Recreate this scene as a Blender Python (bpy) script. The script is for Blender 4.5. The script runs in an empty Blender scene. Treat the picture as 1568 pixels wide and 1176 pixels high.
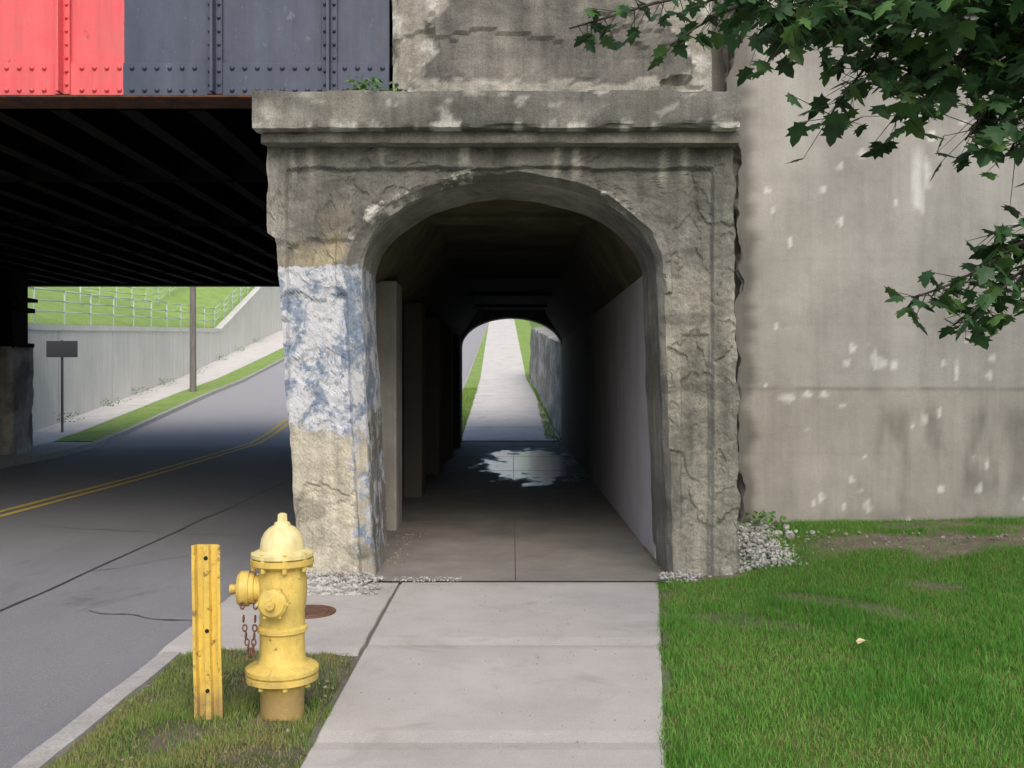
import bpy, math, random
import numpy as np
from mathutils import Vector, noise, Matrix
random.seed(3); rng=np.random.default_rng(3)
S=bpy.context.scene
# ------------------------------------------------------------ helpers
def link(o,parent=None):
    S.collection.objects.link(o)
    if parent: o.parent=parent
    return o
def empty(name):
    return link(bpy.data.objects.new(name,None))
def mesh_obj(name,verts,faces,mat,parent=None,cols=None,masks=None,smooth=False):
    me=bpy.data.meshes.new(name)
    me.from_pydata([tuple(v) for v in verts],[],faces)
    if mat: me.materials.append(mat)
    for nm,c in (("Col",cols),("Mask",masks)):
        if c is not None:
            a=me.color_attributes.new(nm,'FLOAT_COLOR','POINT')
            arr=np.ones((len(verts),4),dtype=np.float32); arr[:,:3]=np.array(c,dtype=np.float32)[:,:3]
            a.data.foreach_set('color',arr.ravel())
    if smooth: me.polygons.foreach_set('use_smooth',[True]*len(me.polygons))
    me.update()
    return link(bpy.data.objects.new(name,me),parent)
def fnoise(x,y,z,o=4): return noise.fractal(Vector((x,y,z)),1.0,2.0,o)
def sstep(a,b,x):
    t=max(0,min(1,(x-a)/(b-a))); return t*t*(3-2*t)
def lerp(a,b,t): return a+(b-a)*t
def mixc(a,b,t): return tuple(a[i]+(b[i]-a[i])*t for i in range(3))
def interp(pts,y):
    return float(np.interp(y,[p[0] for p in pts],[p[1] for p in pts]))
class MB:
    def __init__(s): s.v=[]; s.f=[]
    def box(s,x0,x1,y0,y1,z0,z1):
        b=len(s.v)
        s.v+=[(x0,y0,z0),(x1,y0,z0),(x1,y1,z0),(x0,y1,z0),(x0,y0,z1),(x1,y0,z1),(x1,y1,z1),(x0,y1,z1)]
        s.f+=[tuple(b+i for i in q) for q in ((3,2,1,0),(4,5,6,7),(0,1,5,4),(1,2,6,5),(2,3,7,6),(3,0,4,7))]
    def lathe(s,prof,o=(0,0,0),axis=(0,0,1),seg=28):
        q=Vector((0,0,1)).rotation_difference(Vector(axis).normalized()); o=Vector(o)
        b=len(s.v); n=len(prof)
        for r,z in prof:
            for k in range(seg):
                a=2*math.pi*k/seg
                s.v.append(tuple(o+q@Vector((r*math.cos(a),r*math.sin(a),z))))
        for i in range(n-1):
            for k in range(seg):
                k2=(k+1)%seg
                s.f.append((b+i*seg+k,b+i*seg+k2,b+(i+1)*seg+k2,b+(i+1)*seg+k))
        s.f.append(tuple(b+(n-1)*seg+k for k in range(seg)))
        s.f.append(tuple(b+k for k in reversed(range(seg))))
    def tube(s,p0,p1,r0,r1=None,seg=8):
        r1=r0 if r1 is None else r1
        d=Vector(p1)-Vector(p0); L=d.length
        s.lathe([(r0,0),(r1,L)],p0,d,seg)
    def torus(s,c,R,r,rot,seg=12,sg=6):
        b=len(s.v)
        for i in range(seg):
            a=2*math.pi*i/seg
            for j in range(sg):
                t=2*math.pi*j/sg
                p=Vector(((R+r*math.cos(t))*math.cos(a),(R+r*math.cos(t))*math.sin(a)*1.5,r*math.sin(t)))
                s.v.append(tuple(Vector(c)+rot@p))
        for i in range(seg):
            for j in range(sg):
                s.f.append((b+i*sg+j,b+((i+1)%seg)*sg+j,b+((i+1)%seg)*sg+(j+1)%sg,b+i*sg+(j+1)%sg))
    def build(s,name,mat,parent=None,smooth=False,bevel=0,auto=False):
        o=mesh_obj(name,s.v,s.f,mat,parent,smooth=smooth)
        if bevel:
            m=o.modifiers.new('b','BEVEL'); m.width=bevel; m.segments=2; m.limit_method='ANGLE'
        if auto:
            m=o.modifiers.new('e','EDGE_SPLIT'); m.split_angle=math.radians(38)
        return o
def loft(name,ys,sec,mat,parent=None):
    v=[];f=[];n=None
    for y in ys:
        p=sec(y); n=len(p)
        for x,z in p: v.append((x,y,z))
    for i in range(len(ys)-1):
        for j in range(n-1):
            a=i*n+j
            f.append((a,a+1,a+n+1,a+n))
    return mesh_obj(name,v,f,mat,parent)
def rough_box(name,x0,x1,y0,y1,z0,z1,step,amp,mat,parent=None,colf=None,chip=0.0,dispf=None,seed=0,maskf=None):
    L=(x1-x0,y1-y0,z1-z0); N=[max(1,int(math.ceil(l/step))) for l in L]
    idx={};V=[];F=[]
    def vid(i,j,k):
        key=(i,j,k)
        if key not in idx:
            idx[key]=len(V); V.append((x0+L[0]*i/N[0],y0+L[1]*j/N[1],z0+L[2]*k/N[2]))
        return idx[key]
    for a,b,c in ((0,1,2),(1,2,0),(0,2,1)):
        for side in (0,N[c]):
            for i in range(N[a]):
                for j in range(N[b]):
                    q=[]
                    for di,dj in ((0,0),(1,0),(1,1),(0,1)):
                        t=[0,0,0]; t[a]=i+di; t[b]=j+dj; t[c]=side; q.append(vid(*t))
                    F.append(tuple(q))
    out=[];C=[];K=[]
    for p in V:
        P=Vector(p)
        d=noise.noise_vector(P*1.3+Vector((seed,0,0)))*amp+noise.noise_vector(P*6)*amp*.45+noise.noise_vector(P*19)*amp*.3
        if chip:
            ds=sorted([p[0]-x0,x1-p[0],p[1]-y0,y1-p[1],p[2]-z0,z1-p[2]])
            e=max(0,1-ds[1]/chip)
            if e>0:
                k=(0.2+max(0,fnoise(p[0]*3,p[1]*3,p[2]*3+seed,3)-.1)*1.8)*chip*e
                s=Vector(( (1 if p[0]-x0<chip else (-1 if x1-p[0]<chip else 0)),(1 if p[1]-y0<chip else (-1 if y1-p[1]<chip else 0)),(1 if p[2]-z0<chip else (-1 if z1-p[2]<chip else 0))))
                d+=s*k*0.6
        Q=P+d
        if dispf: Q=dispf(p,Q)
        out.append(tuple(Q))
        C.append(colf(*p) if colf else (.3,.3,.3)); K.append(maskf(*p) if maskf else (0,0,0))
    o=mesh_obj(name,out,F,mat,parent,cols=C,masks=K)
    bm_fix(o)
    return o
def bm_fix(o):
    import bmesh
    bm=bmesh.new(); bm.from_mesh(o.data); bmesh.ops.recalc_face_normals(bm,faces=bm.faces); bm.to_mesh(o.data); bm.free()
# ------------------------------------------------------------ material helper
class Mt:
    def __init__(s,name,rough=.9,spec=.3,metal=0):
        s.m=bpy.data.materials.new(name); s.m.use_nodes=True; s.nt=s.m.node_tree
        s.b=s.nt.nodes['Principled BSDF']; s.b.inputs['Roughness'].default_value=rough
        s.b.inputs['Specular IOR Level'].default_value=spec; s.b.inputs['Metallic'].default_value=metal
        s.tc=s.nt.nodes.new('ShaderNodeTexCoord').outputs['Object']
    def n(s,t): return s.nt.nodes.new(t)
    def L(s,a,b): s.nt.links.new(a,b)
    def put(s,sock,v):
        if isinstance(v,bpy.types.NodeSocket): s.L(v,sock)
        elif isinstance(v,(tuple,list)) and len(v)==3 and sock.type=='RGBA': sock.default_value=(*v,1)
        else: sock.default_value=v
    def vec(s,sc):
        m=s.n('ShaderNodeMapping'); s.L(s.tc,m.inputs[0]); m.inputs['Scale'].default_value=sc; return m.outputs[0]
    def noise(s,scale,detail=5,rough=.6,sc=None,dist=0):
        t=s.n('ShaderNodeTexNoise'); s.L(s.vec(sc) if sc else s.tc,t.inputs['Vector'])
        t.inputs['Scale'].default_value=scale; t.inputs['Detail'].default_value=min(detail,6); t.inputs['Roughness'].default_value=rough; t.inputs['Distortion'].default_value=dist
        return t.outputs['Fac']
    def vor(s,scale,feat='F1',out='Distance',sc=None):
        t=s.n('ShaderNodeTexVoronoi'); s.L(s.vec(sc) if sc else s.tc,t.inputs['Vector']); t.feature=feat; t.inputs['Scale'].default_value=scale
        return t.outputs[out]
    def map(s,f,a,b,c=0,d=1):
        t=s.n('ShaderNodeMapRange'); s.L(f,t.inputs[0])
        for i,x in enumerate((a,b,c,d)): t.inputs[i+1].default_value=x
        return t.outputs[0]
    def mix(s,a,b,f,mode='MIX'):
        t=s.n('ShaderNodeMix'); t.data_type='RGBA'; t.blend_type=mode
        s.put(t.inputs[0],f); s.put(t.inputs[6],a); s.put(t.inputs[7],b); return t.outputs[2]
    def math(s,op,a,b=0):
        t=s.n('ShaderNodeMath'); t.operation=op; s.put(t.inputs[0],a); s.put(t.inputs[1],b); return t.outputs[0]
    def xyz(s):
        t=s.n('ShaderNodeSeparateXYZ'); s.L(s.tc,t.inputs[0]); return [t.outputs[0],t.outputs[1],t.outputs[2]]
    def attr(s,name):
        t=s.n('ShaderNodeAttribute'); t.attribute_name=name; return t.outputs['Color']
    def sep(s,c):
        t=s.n('ShaderNodeSeparateColor'); s.L(c,t.inputs[0]); return t.outputs
    def bump(s,h,st=.5,dist=.02,prev=None):
        t=s.n('ShaderNodeBump'); t.inputs['Strength'].default_value=st; t.inputs['Distance'].default_value=dist
        s.L(h,t.inputs['Height'])
        if prev: s.L(prev,t.inputs['Normal'])
        s.L(t.outputs[0],s.b.inputs['Normal']); return t.outputs[0]
    def col(s,c): s.put(s.b.inputs['Base Color'],c); return s
    def gray(s,v):
        t=s.n('ShaderNodeCombineColor')
        for i in range(3): s.L(v,t.inputs[i])
        return t.outputs[0]
def concrete(name,c1,c2,scale=1.5,speck=.25,bump=.4,streak=.3,rough=.92,depth_shade=None):
    M=Mt(name,rough)
    c=M.mix(c1,c2,M.map(M.noise(scale,6,.65),.35,.65))
    st=M.map(M.noise(1,5,.6,sc=(5,5,.5)),.35,.75,1,1-streak)
    c=M.mix(c,M.gray(st),1.0,'MULTIPLY')
    sp=M.map(M.noise(70,3,.7),.3,.7,1-speck,1+speck)
    c=M.mix(c,M.gray(sp),1.0,'MULTIPLY')
    if depth_shade:   # light falloff along the tunnel painted into colour: (start y, end y, colour)
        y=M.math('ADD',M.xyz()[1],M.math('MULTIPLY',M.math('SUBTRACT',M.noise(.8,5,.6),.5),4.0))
        c=M.mix(c,depth_shade[2],M.map(y,depth_shade[0],depth_shade[1]))
    M.col(c)
    p=M.bump(M.noise(9,5,.7),bump,.03); M.bump(M.noise(90,2,.7),bump,.006,p)
    return M.m
def pier_mat():
    M=Mt('weathered_concrete',.93,.2)
    c=M.attr('Col')
    n1=M.map(M.noise(4,6,.7),.3,.7,.76,1.20); c=M.mix(c,M.gray(n1),1.0,'MULTIPLY')
    st=M.map(M.noise(1,6,.7,sc=(8,8,.7)),.38,.68,1.06,.70); c=M.mix(c,M.gray(st),1.0,'MULTIPLY')
    bl_=M.map(M.noise(1.6,6,.72,dist=.6),.50,.62,1.0,.74); c=M.mix(c,M.gray(bl_),1.0,'MULTIPLY')
    sp=M.map(M.noise(75,3,.8),.3,.7,.72,1.28); c=M.mix(c,M.gray(sp),1.0,'MULTIPLY')
    mk=M.sep(M.attr('Mask'))
    nz=M.noise(5,6,.75); pm=M.map(M.math('ADD',mk[0],M.math('MULTIPLY',M.math('SUBTRACT',nz,.5),1.9)),.47,.53)
    bl=M.map(M.noise(4.2,6,.74,dist=.5),.455,.52)
    bl2=M.noise(20,5,.7)
    blue=M.mix((.15,.21,.31),(.34,.40,.49),M.map(bl2,.35,.65)); wh=M.mix((.62,.64,.68),(.42,.44,.48),M.map(bl2,.5,.72))
    pc=M.mix(blue,wh,bl)
    chips=M.map(M.noise(22,5,.8),.58,.62); pc=M.mix(pc,(.33,.31,.27),chips)
    c=M.mix(c,pc,pm)
    em=M.map(M.math('ADD',mk[1],M.math('MULTIPLY',M.math('SUBTRACT',M.noise(9,6,.8),.5),2.0)),.75,1.0)
    c=M.mix(c,(.62,.61,.56),em)
    pits=M.map(M.vor(38),.06,.16,1,0); pn=M.map(M.noise(6,2,.5),.5,.6)
    pf=M.math('MULTIPLY',pits,pn); c=M.mix(c,(.07,.065,.055),M.math('MULTIPLY',pf,.5))
    M.col(c)
    p=M.bump(M.noise(11,6,.75),.55,.035); p=M.bump(M.noise(60,4,.8),.6,.012,p)
    return M.m
MP=pier_mat()
def wall_mat():
    M=Mt('cast_wall_concrete',.93,.2)
    c=M.attr('Col')
    n1=M.map(M.noise(2.2,6,.7),.3,.7,.86,1.12); c=M.mix(c,M.gray(n1),1.0,'MULTIPLY')
    st=M.map(M.noise(1,6,.7,sc=(5,5,.35)),.42,.70,1.03,.84); c=M.mix(c,M.gray(st),1.0,'MULTIPLY')
    sp=M.map(M.noise(110,3,.8),.3,.7,.86,1.14); c=M.mix(c,M.gray(sp),1.0,'MULTIPLY')
    pits=M.map(M.vor(14),.03,.06,1,0); c=M.mix(c,(.14,.135,.12),M.math('MULTIPLY',M.math('MULTIPLY',pits,M.map(M.noise(3,2,.5),.5,.55)),.7))
    M.col(c)
    p=M.bump(M.noise(6,5,.7),.25,.02); M.bump(M.noise(90,3,.7),.35,.006,p); return M.m
MWALL=wall_mat()
def walk_fix(name,k=1.0):
    M=Mt(name,.9)
    c=M.mix((.56*k,.535*k,.51*k),(.47*k,.45*k,.425*k),M.map(M.noise(1.6,6,.7),.35,.65))
    c=M.mix(c,M.gray(M.map(M.noise(120,3,.7),.3,.7,.82,1.15)),1.0,'MULTIPLY')
    c=M.mix(c,(.16,.15,.13),M.math('MULTIPLY',M.map(M.vor(9),.02,.05,1,0),.7))
    c=M.mix(c,(.33*k,.31*k,.28*k),M.math('MULTIPLY',M.map(M.noise(2.2,5,.6,dist=1),.56,.72),.5))
    c=M.mix(c,(.30,.29,.27),M.math('MULTIPLY',M.map(M.noise(30,5,.7),.62,.68),.4))
    M.col(c); M.bump(M.noise(110,3,.7),.25,.006); return M.m
M_walk=walk_fix('walk_concrete'); M_walk2=walk_fix('bright_walk_concrete',1.45)
def floor_mat():
    M=Mt('tunnel_floor',.8)
    c=M.mix((.34,.315,.285),(.23,.215,.20),M.map(M.noise(1.2,6,.7),.35,.65))
    c=M.mix(c,M.gray(M.map(M.noise(90,3,.7),.3,.7,.8,1.2)),1.0,'MULTIPLY')
    x,y,z=M.xyz()
    dx=M.math('DIVIDE',M.math('SUBTRACT',x,.35),.85); dy=M.math('DIVIDE',M.math('SUBTRACT',y,19.2),3.6)
    d=M.math('SQRT',M.math('ADD',M.math('MULTIPLY',dx,dx),M.math('MULTIPLY',dy,dy)))
    d=M.math('ADD',d,M.math('MULTIPLY',M.math('SUBTRACT',M.noise(2.3,3,.5,sc=(1,.35,1)),.5),2.0))
    wet=M.map(d,1.15,.85); damp=M.map(d,2.4,1.0)
    c=M.mix(c,(.07,.068,.065),M.math('MULTIPLY',damp,.8))
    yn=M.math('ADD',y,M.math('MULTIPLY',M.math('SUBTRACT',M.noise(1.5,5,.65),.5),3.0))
    rear=M.map(yn,8.8,12.5,0,.72); c=M.mix(c,(.085,.08,.074),rear)  # floor colour darkened inward, painting the dimmer light inside the tunnel
    M.col(c)
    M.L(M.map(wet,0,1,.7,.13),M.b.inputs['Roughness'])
    M.bump(M.noise(60,3,.7),.12,.004); return M.m
M_floor=floor_mat()
def asphalt():
    M=Mt('asphalt',.85,.4)
    c=M.mix((.225,.228,.25),(.28,.283,.305),M.map(M.noise(.9,6,.65,sc=(1,.3,1)),.35,.65))
    c=M.mix(c,(.10,.10,.105),M.math('MULTIPLY',M.map(M.noise(1.3,5,.65,sc=(1,.35,1),dist=1.5),.60,.70),.4))
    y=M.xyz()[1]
    c=M.mix(c,(.15,.15,.16),M.map(y,8.5,11,0,.75))  # shade under the bridge painted into the road colour
    c=M.mix(c,(.44,.43,.44),M.map(y,24,32,0,.9))  # paler past the bridge: the stronger daylight there is put into the colour
    c=M.mix(c,M.gray(M.map(M.noise(160,2,.8),.3,.7,.66,1.36)),1.0,'MULTIPLY')
    M.col(c); M.bump(M.noise(140,3,.8),.5,.008); return M.m
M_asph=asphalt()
def grassbase(name,c1,c2,soil,amount,scale=1.5):
    M=Mt(name,.95,.1)
    c=M.mix(c1,c2,M.map(M.noise(scale,6,.7),.35,.65))
    c=M.mix(c,M.gray(M.map(M.noise(60,4,.8),.3,.7,.6,1.4)),1.0,'MULTIPLY')
    if amount>0: c=M.mix(c,soil,M.map(M.noise(3.5,6,.65),.62-amount,.70-amount))
    M.col(c); M.bump(M.noise(70,4,.8),.9,.03); return M.m
M_verge=grassbase('verge_soil',(.12,.15,.06),(.16,.17,.09),(.22,.20,.155),.16,3)
M_hill=grassbase('hill_grass',(.27,.43,.11),(.37,.50,.17),(.3,.32,.14),.05,1.2)
M_ground=grassbase('ground_grass',(.07,.13,.03),(.1,.16,.04),(.13,.11,.075),.05,.2)
M_farwall=concrete('pale_concrete',(.80,.78,.73),(.72,.70,.65),.5,.08,.2,.14)
M_tun=concrete('tunnel_concrete',(.22,.205,.175),(.12,.11,.09),1.1,.2,.5,.4,depth_shade=(11,16,(.08,.074,.062)))
M_tunceil=concrete('ceiling_concrete',(.20,.17,.095),(.085,.075,.052),1.3,.2,.5,.2,depth_shade=(11,15,(.05,.046,.038)))
M_tunwhite=concrete('painted_plaster',(.74,.73,.79),(.64,.63,.68),1.1,.06,.10,.12,depth_shade=(11.5,17,(.17,.165,.16)))
M_rib=concrete('rib_concrete',(.46,.45,.43),(.32,.31,.29),1.2,.15,.4,.3,depth_shade=(11,13.5,(.10,.095,.085)))
M_farp=concrete('far_portal_concrete',(.36,.35,.33),(.26,.25,.23),1.2,.15,.4,.3)
M_fill=concrete('embankment_concrete',(.26,.25,.225),(.18,.17,.15),1.4,.2,.5,.4)
M_kerb=concrete('kerb_stone',(.50,.49,.47),(.40,.39,.37),4,.2,.3,.0)
Mdark=Mt('joint_dark',.9); Mdark.col((.17,.16,.145))
Mjoint=Mt('joint_pale',.9); Mjoint.col((.45,.44,.40))
# ------------------------------------------------------------ profile functions
def base(y):
    return interp([(-400,0),(26,0),(28,.12),(44,1.65),(60,3.6),(88,6.9),(105,8.2),(130,8.8),(800,9)],y)
def XL(y): return interp([(-10,-9.5),(18,-9.8),(22,-10.05),(27,-10.9),(38,-11.6),(50,-12.0),(105,-14.5)],y)
def WX(y): return interp([(24,-13.2),(28,-13.5),(47,-15),(71,-17),(105,-20)],y)
def WT(y): return interp([(24,3.15),(28.5,3.2),(53,4.35),(68,8.4),(105,13)],y)
YR=[-10,-4]+[float(t) for t in range(0,110)]
xs=[-600,-200,-80,-40]+list(range(-24,25,2))+[40,80,200,600]
ys=[-400,-100,-30,-10]+list(range(0,137,4))+[140,200,400,900]
gv=[(x,y,base(y)-.38) for y in ys for x in xs]; nx=len(xs)
gf=[(j*nx+i,j*nx+i+1,(j+1)*nx+i+1,(j+1)*nx+i) for j in range(len(ys)-1) for i in range(nx-1)]
mesh_obj('ground',gv,gf,M_ground)
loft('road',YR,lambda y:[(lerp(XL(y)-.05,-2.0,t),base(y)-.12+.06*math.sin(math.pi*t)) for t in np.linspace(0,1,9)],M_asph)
def roadz(x,y):
    t=(x-(XL(y)-.05))/(-2.0-(XL(y)-.05)); 
    k=t*8; i=int(k); f=k-i
    return base(y)-.12+.06*lerp(math.sin(math.pi*i/8),math.sin(math.pi*min(1,(i+1)/8)),f)
Myel=Mt('yellow_line_paint',.8); Myel.col(Myel.mix((.66,.50,.10),(.36,.30,.14),Myel.map(Myel.noise(9,6,.8),.48,.62)))
def CX(y): return interp([(-10,-6.3),(17,-6.35),(30,-6.9),(60,-7.4),(105,-9)],y)
rm=empty('road_markings')
for i,o in enumerate((-.17,.06)):
    loft('centre_line_%d'%(i+1),YR,lambda y:[(CX(y)+o,roadz(CX(y)+o,y)+.006),(CX(y)+o+.11,roadz(CX(y)+o+.11,y)+.006)],Myel.m,rm)
Mtar=Mt('tar',.6); Mtar.col((.07,.07,.075))
def tarw(y): return -3.72+.05*noise.noise(Vector((0,y*.8,3)))
loft('road_tar_seam',[float(t) for t in np.arange(0,24,.25)],lambda y:[(tarw(y)-.012-.012*noise.noise(Vector((4,y*3,0))),roadz(tarw(y),y)+.005),(tarw(y)+.014,roadz(tarw(y)+.014,y)+.005)],Mtar.m)
for (xa,ya,xb,yb) in ((-3.68,10.9,-2.9,10.8),(-3.7,8.7,-3.1,9.6),(-5.4,11.3,-3.8,10.9),(-3.1,7.3,-2.2,7.0)):
    n=20; v=[]
    for i in range(n+1):
        t=i/n; x=lerp(xa,xb,t); y=lerp(ya,yb,t)+.10*noise.noise(Vector((x*5,ya,7)))
        w=.004+.012*abs(noise.noise(Vector((x*8,ya,1))))
        v+= [(x,y-w,roadz(x,y)+.006),(x,y+w,roadz(x,y)+.006)]
    mesh_obj('road_crack',v,[(2*i,2*i+2,2*i+3,2*i+1) for i in range(n)],Mtar.m)
def kerb(name,ys,xf,w):
    loft(name,ys,lambda y:[(xf(y),base(y)-.3),(xf(y),base(y)-.01),(xf(y)+.015,base(y)+.008),(xf(y)+w-.01,base(y)+.008),(xf(y)+w,base(y)-.3)],M_kerb)
kerb('kerb',[-10,-4]+[float(t) for t in np.arange(0,5.7,.25)]+[5.83],lambda y:-2.07+.012*noise.noise(Vector((0,y*2.5,6))),.14)
kerb('kerb',[7.9]+list(range(9,110)),lambda y:-2.07,.14)
kerb('kerb',[-10,-4]+list(range(0,110)),lambda y:XL(y)-.15,.15)
loft('grass_verge',list(range(26,110)),lambda y:[(XL(y)-1.3,base(y)-.005),(XL(y)-.6,base(y)+.01),(XL(y)-.14,base(y)-.005)],M_hill)
loft('far_sidewalk',list(range(22,110)),lambda y:[(WX(y)-.1,base(y)+.01),(XL(y)-1.25,base(y)+.01),(XL(y)-1.25,base(y)-.3)],M_walk2)
loft('underbridge_sidewalk',[-10,0,10,18,22,26],lambda y:[(-14.5,-.015),(XL(y)-.14,-.015)],M_kerb)
YW=[float(t) for t in range(26,106)]
rw=loft('retaining_wall',YW,lambda y:[(WX(y),base(y)-.3),(WX(y),WT(y)-.18),(WX(y)+.05,WT(y)-.17),(WX(y)+.05,WT(y)),(WX(y)-.35,WT(y)),(WX(y)-.35,base(y))],M_farwall)
mj=MB()
for y in range(30,100,5): mj.box(WX(y)-.02,WX(y)+.01,y-.01,y+.01,base(y),WT(y)-.18)
mj.build('wall_joints',Mjoint.m,rw)
mesh_obj('wall_end',[(WX(26)-.35,26,-.3),(WX(26),26,-.3),(WX(26),26,WT(26)),(WX(26)-.35,26,WT(26))],[(0,1,2,3)],M_farwall,rw)
def hillsec(y):
    r=[]
    for u in (.3,1,2,3.5,5,7,10,14,20,30,60):
        r.append((WX(y)-u,WT(y)-.1+(.30*min(u,22))+ (.12*noise.noise(Vector((u*.4,y*.3,0))) if u>1 else 0)))
    return r
loft('hill',YW,hillsec,M_hill)
Mrail=Mt('rail_paint',.6); Mrail.col((.50,.62,.54))
def rail(u,dz,ys,parent):
    b=MB()
    P=[Vector((WX(y)-u,y,WT(y)-.1+dz)) for y in ys]
    for i,p in enumerate(P):
        b.tube(p-Vector((0,0,.1)),p+Vector((0,0,1.1)),.03)
        if i:
            for h in (.45,.78,1.1): b.tube(P[i-1]+Vector((0,0,h)),p+Vector((0,0,h)),.022)
    b.build('rail_pipes',Mrail.m,parent,smooth=True)
r1=empty('railing'); rail(.3,.05,[float(t) for t in np.arange(26.5,100,2.4)],r1)
r2=empty('railing'); rail(3.6,1.0,[float(t) for t in np.arange(42,100,2.4)],r2)
def pathL(y): return interp([(26,-1.35),(44,-1.4),(88,-2.0),(110,-2.3)],y)
def pathR(y): return interp([(26,1.3),(30,1.15),(44,.62),(88,.2),(110,0)],y)
YB2=[float(t) for t in range(26,110)]
loft('far_lawn',YB2,lambda y:[(-1.95,base(y)-.004),(0,base(y)-.004),(4,base(y)-.004),(12,base(y)+.5)],M_hill)
loft('far_path',YB2,lambda y:[(max(-1.93,pathL(y)),base(y)+.02),(pathR(y),base(y)+.02)],M_walk2)
pj=MB()
for y in np.arange(29,100,3.6): pj.box(max(-1.92,pathL(y)),pathR(y),y-.008,y+.008,base(y)+.0,base(y)+.024)
pj.build('path_joints',Mjoint.m)
def wwX(y): return interp([(26,1.42),(28,1.27),(44,.80)],y)
def wwT(y): return interp([(26,3.0),(28,2.65),(44,3.9)],y)+.1*noise.noise(Vector((0,y*1.5,0)))
v=[];f=[];C=[];Mk=[]
YY=np.arange(26.2,44.1,.15); ZN=18
for y in YY:
    y=float(y)
    for k in range(ZN+1):
        z=lerp(base(y)-.1,wwT(y),k/ZN); v.append((wwX(y)+.12*fnoise(y*.8,z,0)+.05*k/ZN,y,z)); 
        C.append(mixc((.32,.31,.29),(.56,.55,.51),sstep(-.3,.5,fnoise(y*.6,z*1.2,4)))); Mk.append((0,.15 if k<ZN-3 else .5,0))
    v.append((wwX(y)+.6,y,wwT(y)+.05)); C.append((.3,.29,.26)); Mk.append((0,0,0))
n=ZN+2
for i in range(len(YY)-1):
    for k in range(n-1): f.append((i*n+k,i*n+k+1,(i+1)*n+k+1,(i+1)*n+k))
mesh_obj('wing_wall',v,f,MP,cols=C,masks=Mk)
loft('far_hill',YB2,lambda y:[(wwX(y)+.5+(0 if y<44 else .2),lerp(wwT(min(y,44)),base(y),sstep(42,50,y))-.02),(3,base(y)+2.0+.3),(8,base(y)+4.5),(14,base(y)+6),(30,base(y)+7)],M_hill)
# ------------------------------------------------------------ near sidewalk slabs
def sR(y): return interp([(-4,.3),(4.1,.635),(8.0,1.18)],y)
sw=empty('sidewalk')
def slab(name,x0f,x1f,y0,y1,z=0,seed=0):
    n=14; v=[];f=[]
    g=.004; r=.010
    for j in range(n+1):
        y=lerp(y0+g,y1-g,j/n); a=x0f(y)+g; b=x1f(y)-g
        jag=.016*noise.noise(Vector((seed,y*6,0)))
        row=[(a,-.2),(a,z-r),(a+r,z),(lerp(a,b,.33),z),(lerp(a,b,.66),z),(b-r+jag,z),(b+jag,z-r),(b+jag,-.2)]
        e=(r if j in(0,n) else 0)
        for x,zz in row: v.append((x,y,zz-(e if zz>z-.02 else 0)))
    m=8
    for j in range(n):
        for i in range(m-1): f.append((j*m+i,j*m+i+1,(j+1)*m+i+1,(j+1)*m+i))
    f.append(tuple(range(m))); f.append(tuple(n*m+i for i in reversed(range(m))))
    mesh_obj(name,v,f,M_walk,sw)
jy=[-4,-2,-.2,1.4,2.85,4.42,6.05,7.92]
for i in range(len(jy)-1): slab('slab_%d'%(i+1),lambda y:-.885,sR,jy[i],jy[i+1],0,i)
slab('pad_slab',lambda y:-2.09,lambda y:-.9,5.84,7.45,.006,9)
mesh_obj('slab_bed',[(-2.05,-4,-.022),(1.25,-4,-.022),(1.25,7.9,-.022),(-2.05,7.9,-.022)],[(0,1,2,3)],Mdark.m,sw)
Mru=Mt('rusty_iron',.75,.4,.3); Mru.col(Mru.mix((.24,.12,.08),(.15,.09,.07),Mru.map(Mru.noise(20,6,.7),.4,.6))); Mru.bump(Mru.noise(50,4,.7),.4,.005)
mc=MB(); mc.lathe([(.19,0),(.19,.014),(.165,.014),(.16,.008),(.15,.008),(.148,.016),(.03,.016),(.03,.02),(.005,.02)],(-1.40,6.82,.004),seg=40)
for k in range(8):
    a=k*math.pi/4; mc.tube((-1.40+.09*math.cos(a),6.82+.09*math.sin(a),.018),(-1.40+.09*math.cos(a),6.82+.09*math.sin(a),.026),.012)
mc.build('manhole_cover',Mru.m)
def vergez(x,y):
    e=min(x+1.93,-.89-x)/1.04
    return -.008-.02*(e<.03)+.028*fnoise(x*3,y*3,0,4)+ .02*sstep(0,.2,e)
v=[];nx=60;ny=300
for j in range(ny+1):
    y=lerp(-4,5.82,j/ny)
    for i in range(nx+1):
        x=lerp(-1.93,-.89,i/nx); v.append((x,y,vergez(x,y)))
mesh_obj('grass_verge',v,[(j*(nx+1)+i,j*(nx+1)+i+1,(j+1)*(nx+1)+i+1,(j+1)*(nx+1)+i) for j in range(ny) for i in range(nx)],M_verge,smooth=True)
def lawnz(x,y):
    return .012+.25*sstep(7.2,9.2,y)*sstep(1.5,2.3,x)+.02*noise.noise(Vector((x*1.2,y*1.2,0)))+.04*sstep(2,5,x)-.03*sstep(.12,0,x-sR(min(y,8)))
def bareness(x,y):
    b=sstep(.25,.0,abs(y-8.50-.15*noise.noise(Vector((x*.9,0,3))))-.10+.40*noise.noise(Vector((x*1.9,y*2.6,2))))*sstep(2.1,2.9,x)
    b=max(b,sstep(7.85,7.95,y)*sstep(1.95,1.8,x))
    b=max(b,.8*sstep(.22,.42,noise.noise(Vector((x*1.4,y*1.6,8))))*sstep(5.9,6.8,y))
    b=max(b,.9*sstep(.10,.02,x-sR(min(y,8)))*sstep(-.1,.3,noise.noise(Vector((1,y*2.5,8)))))
    return b
v=[];nx=110;ny=120;C=[]
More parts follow.
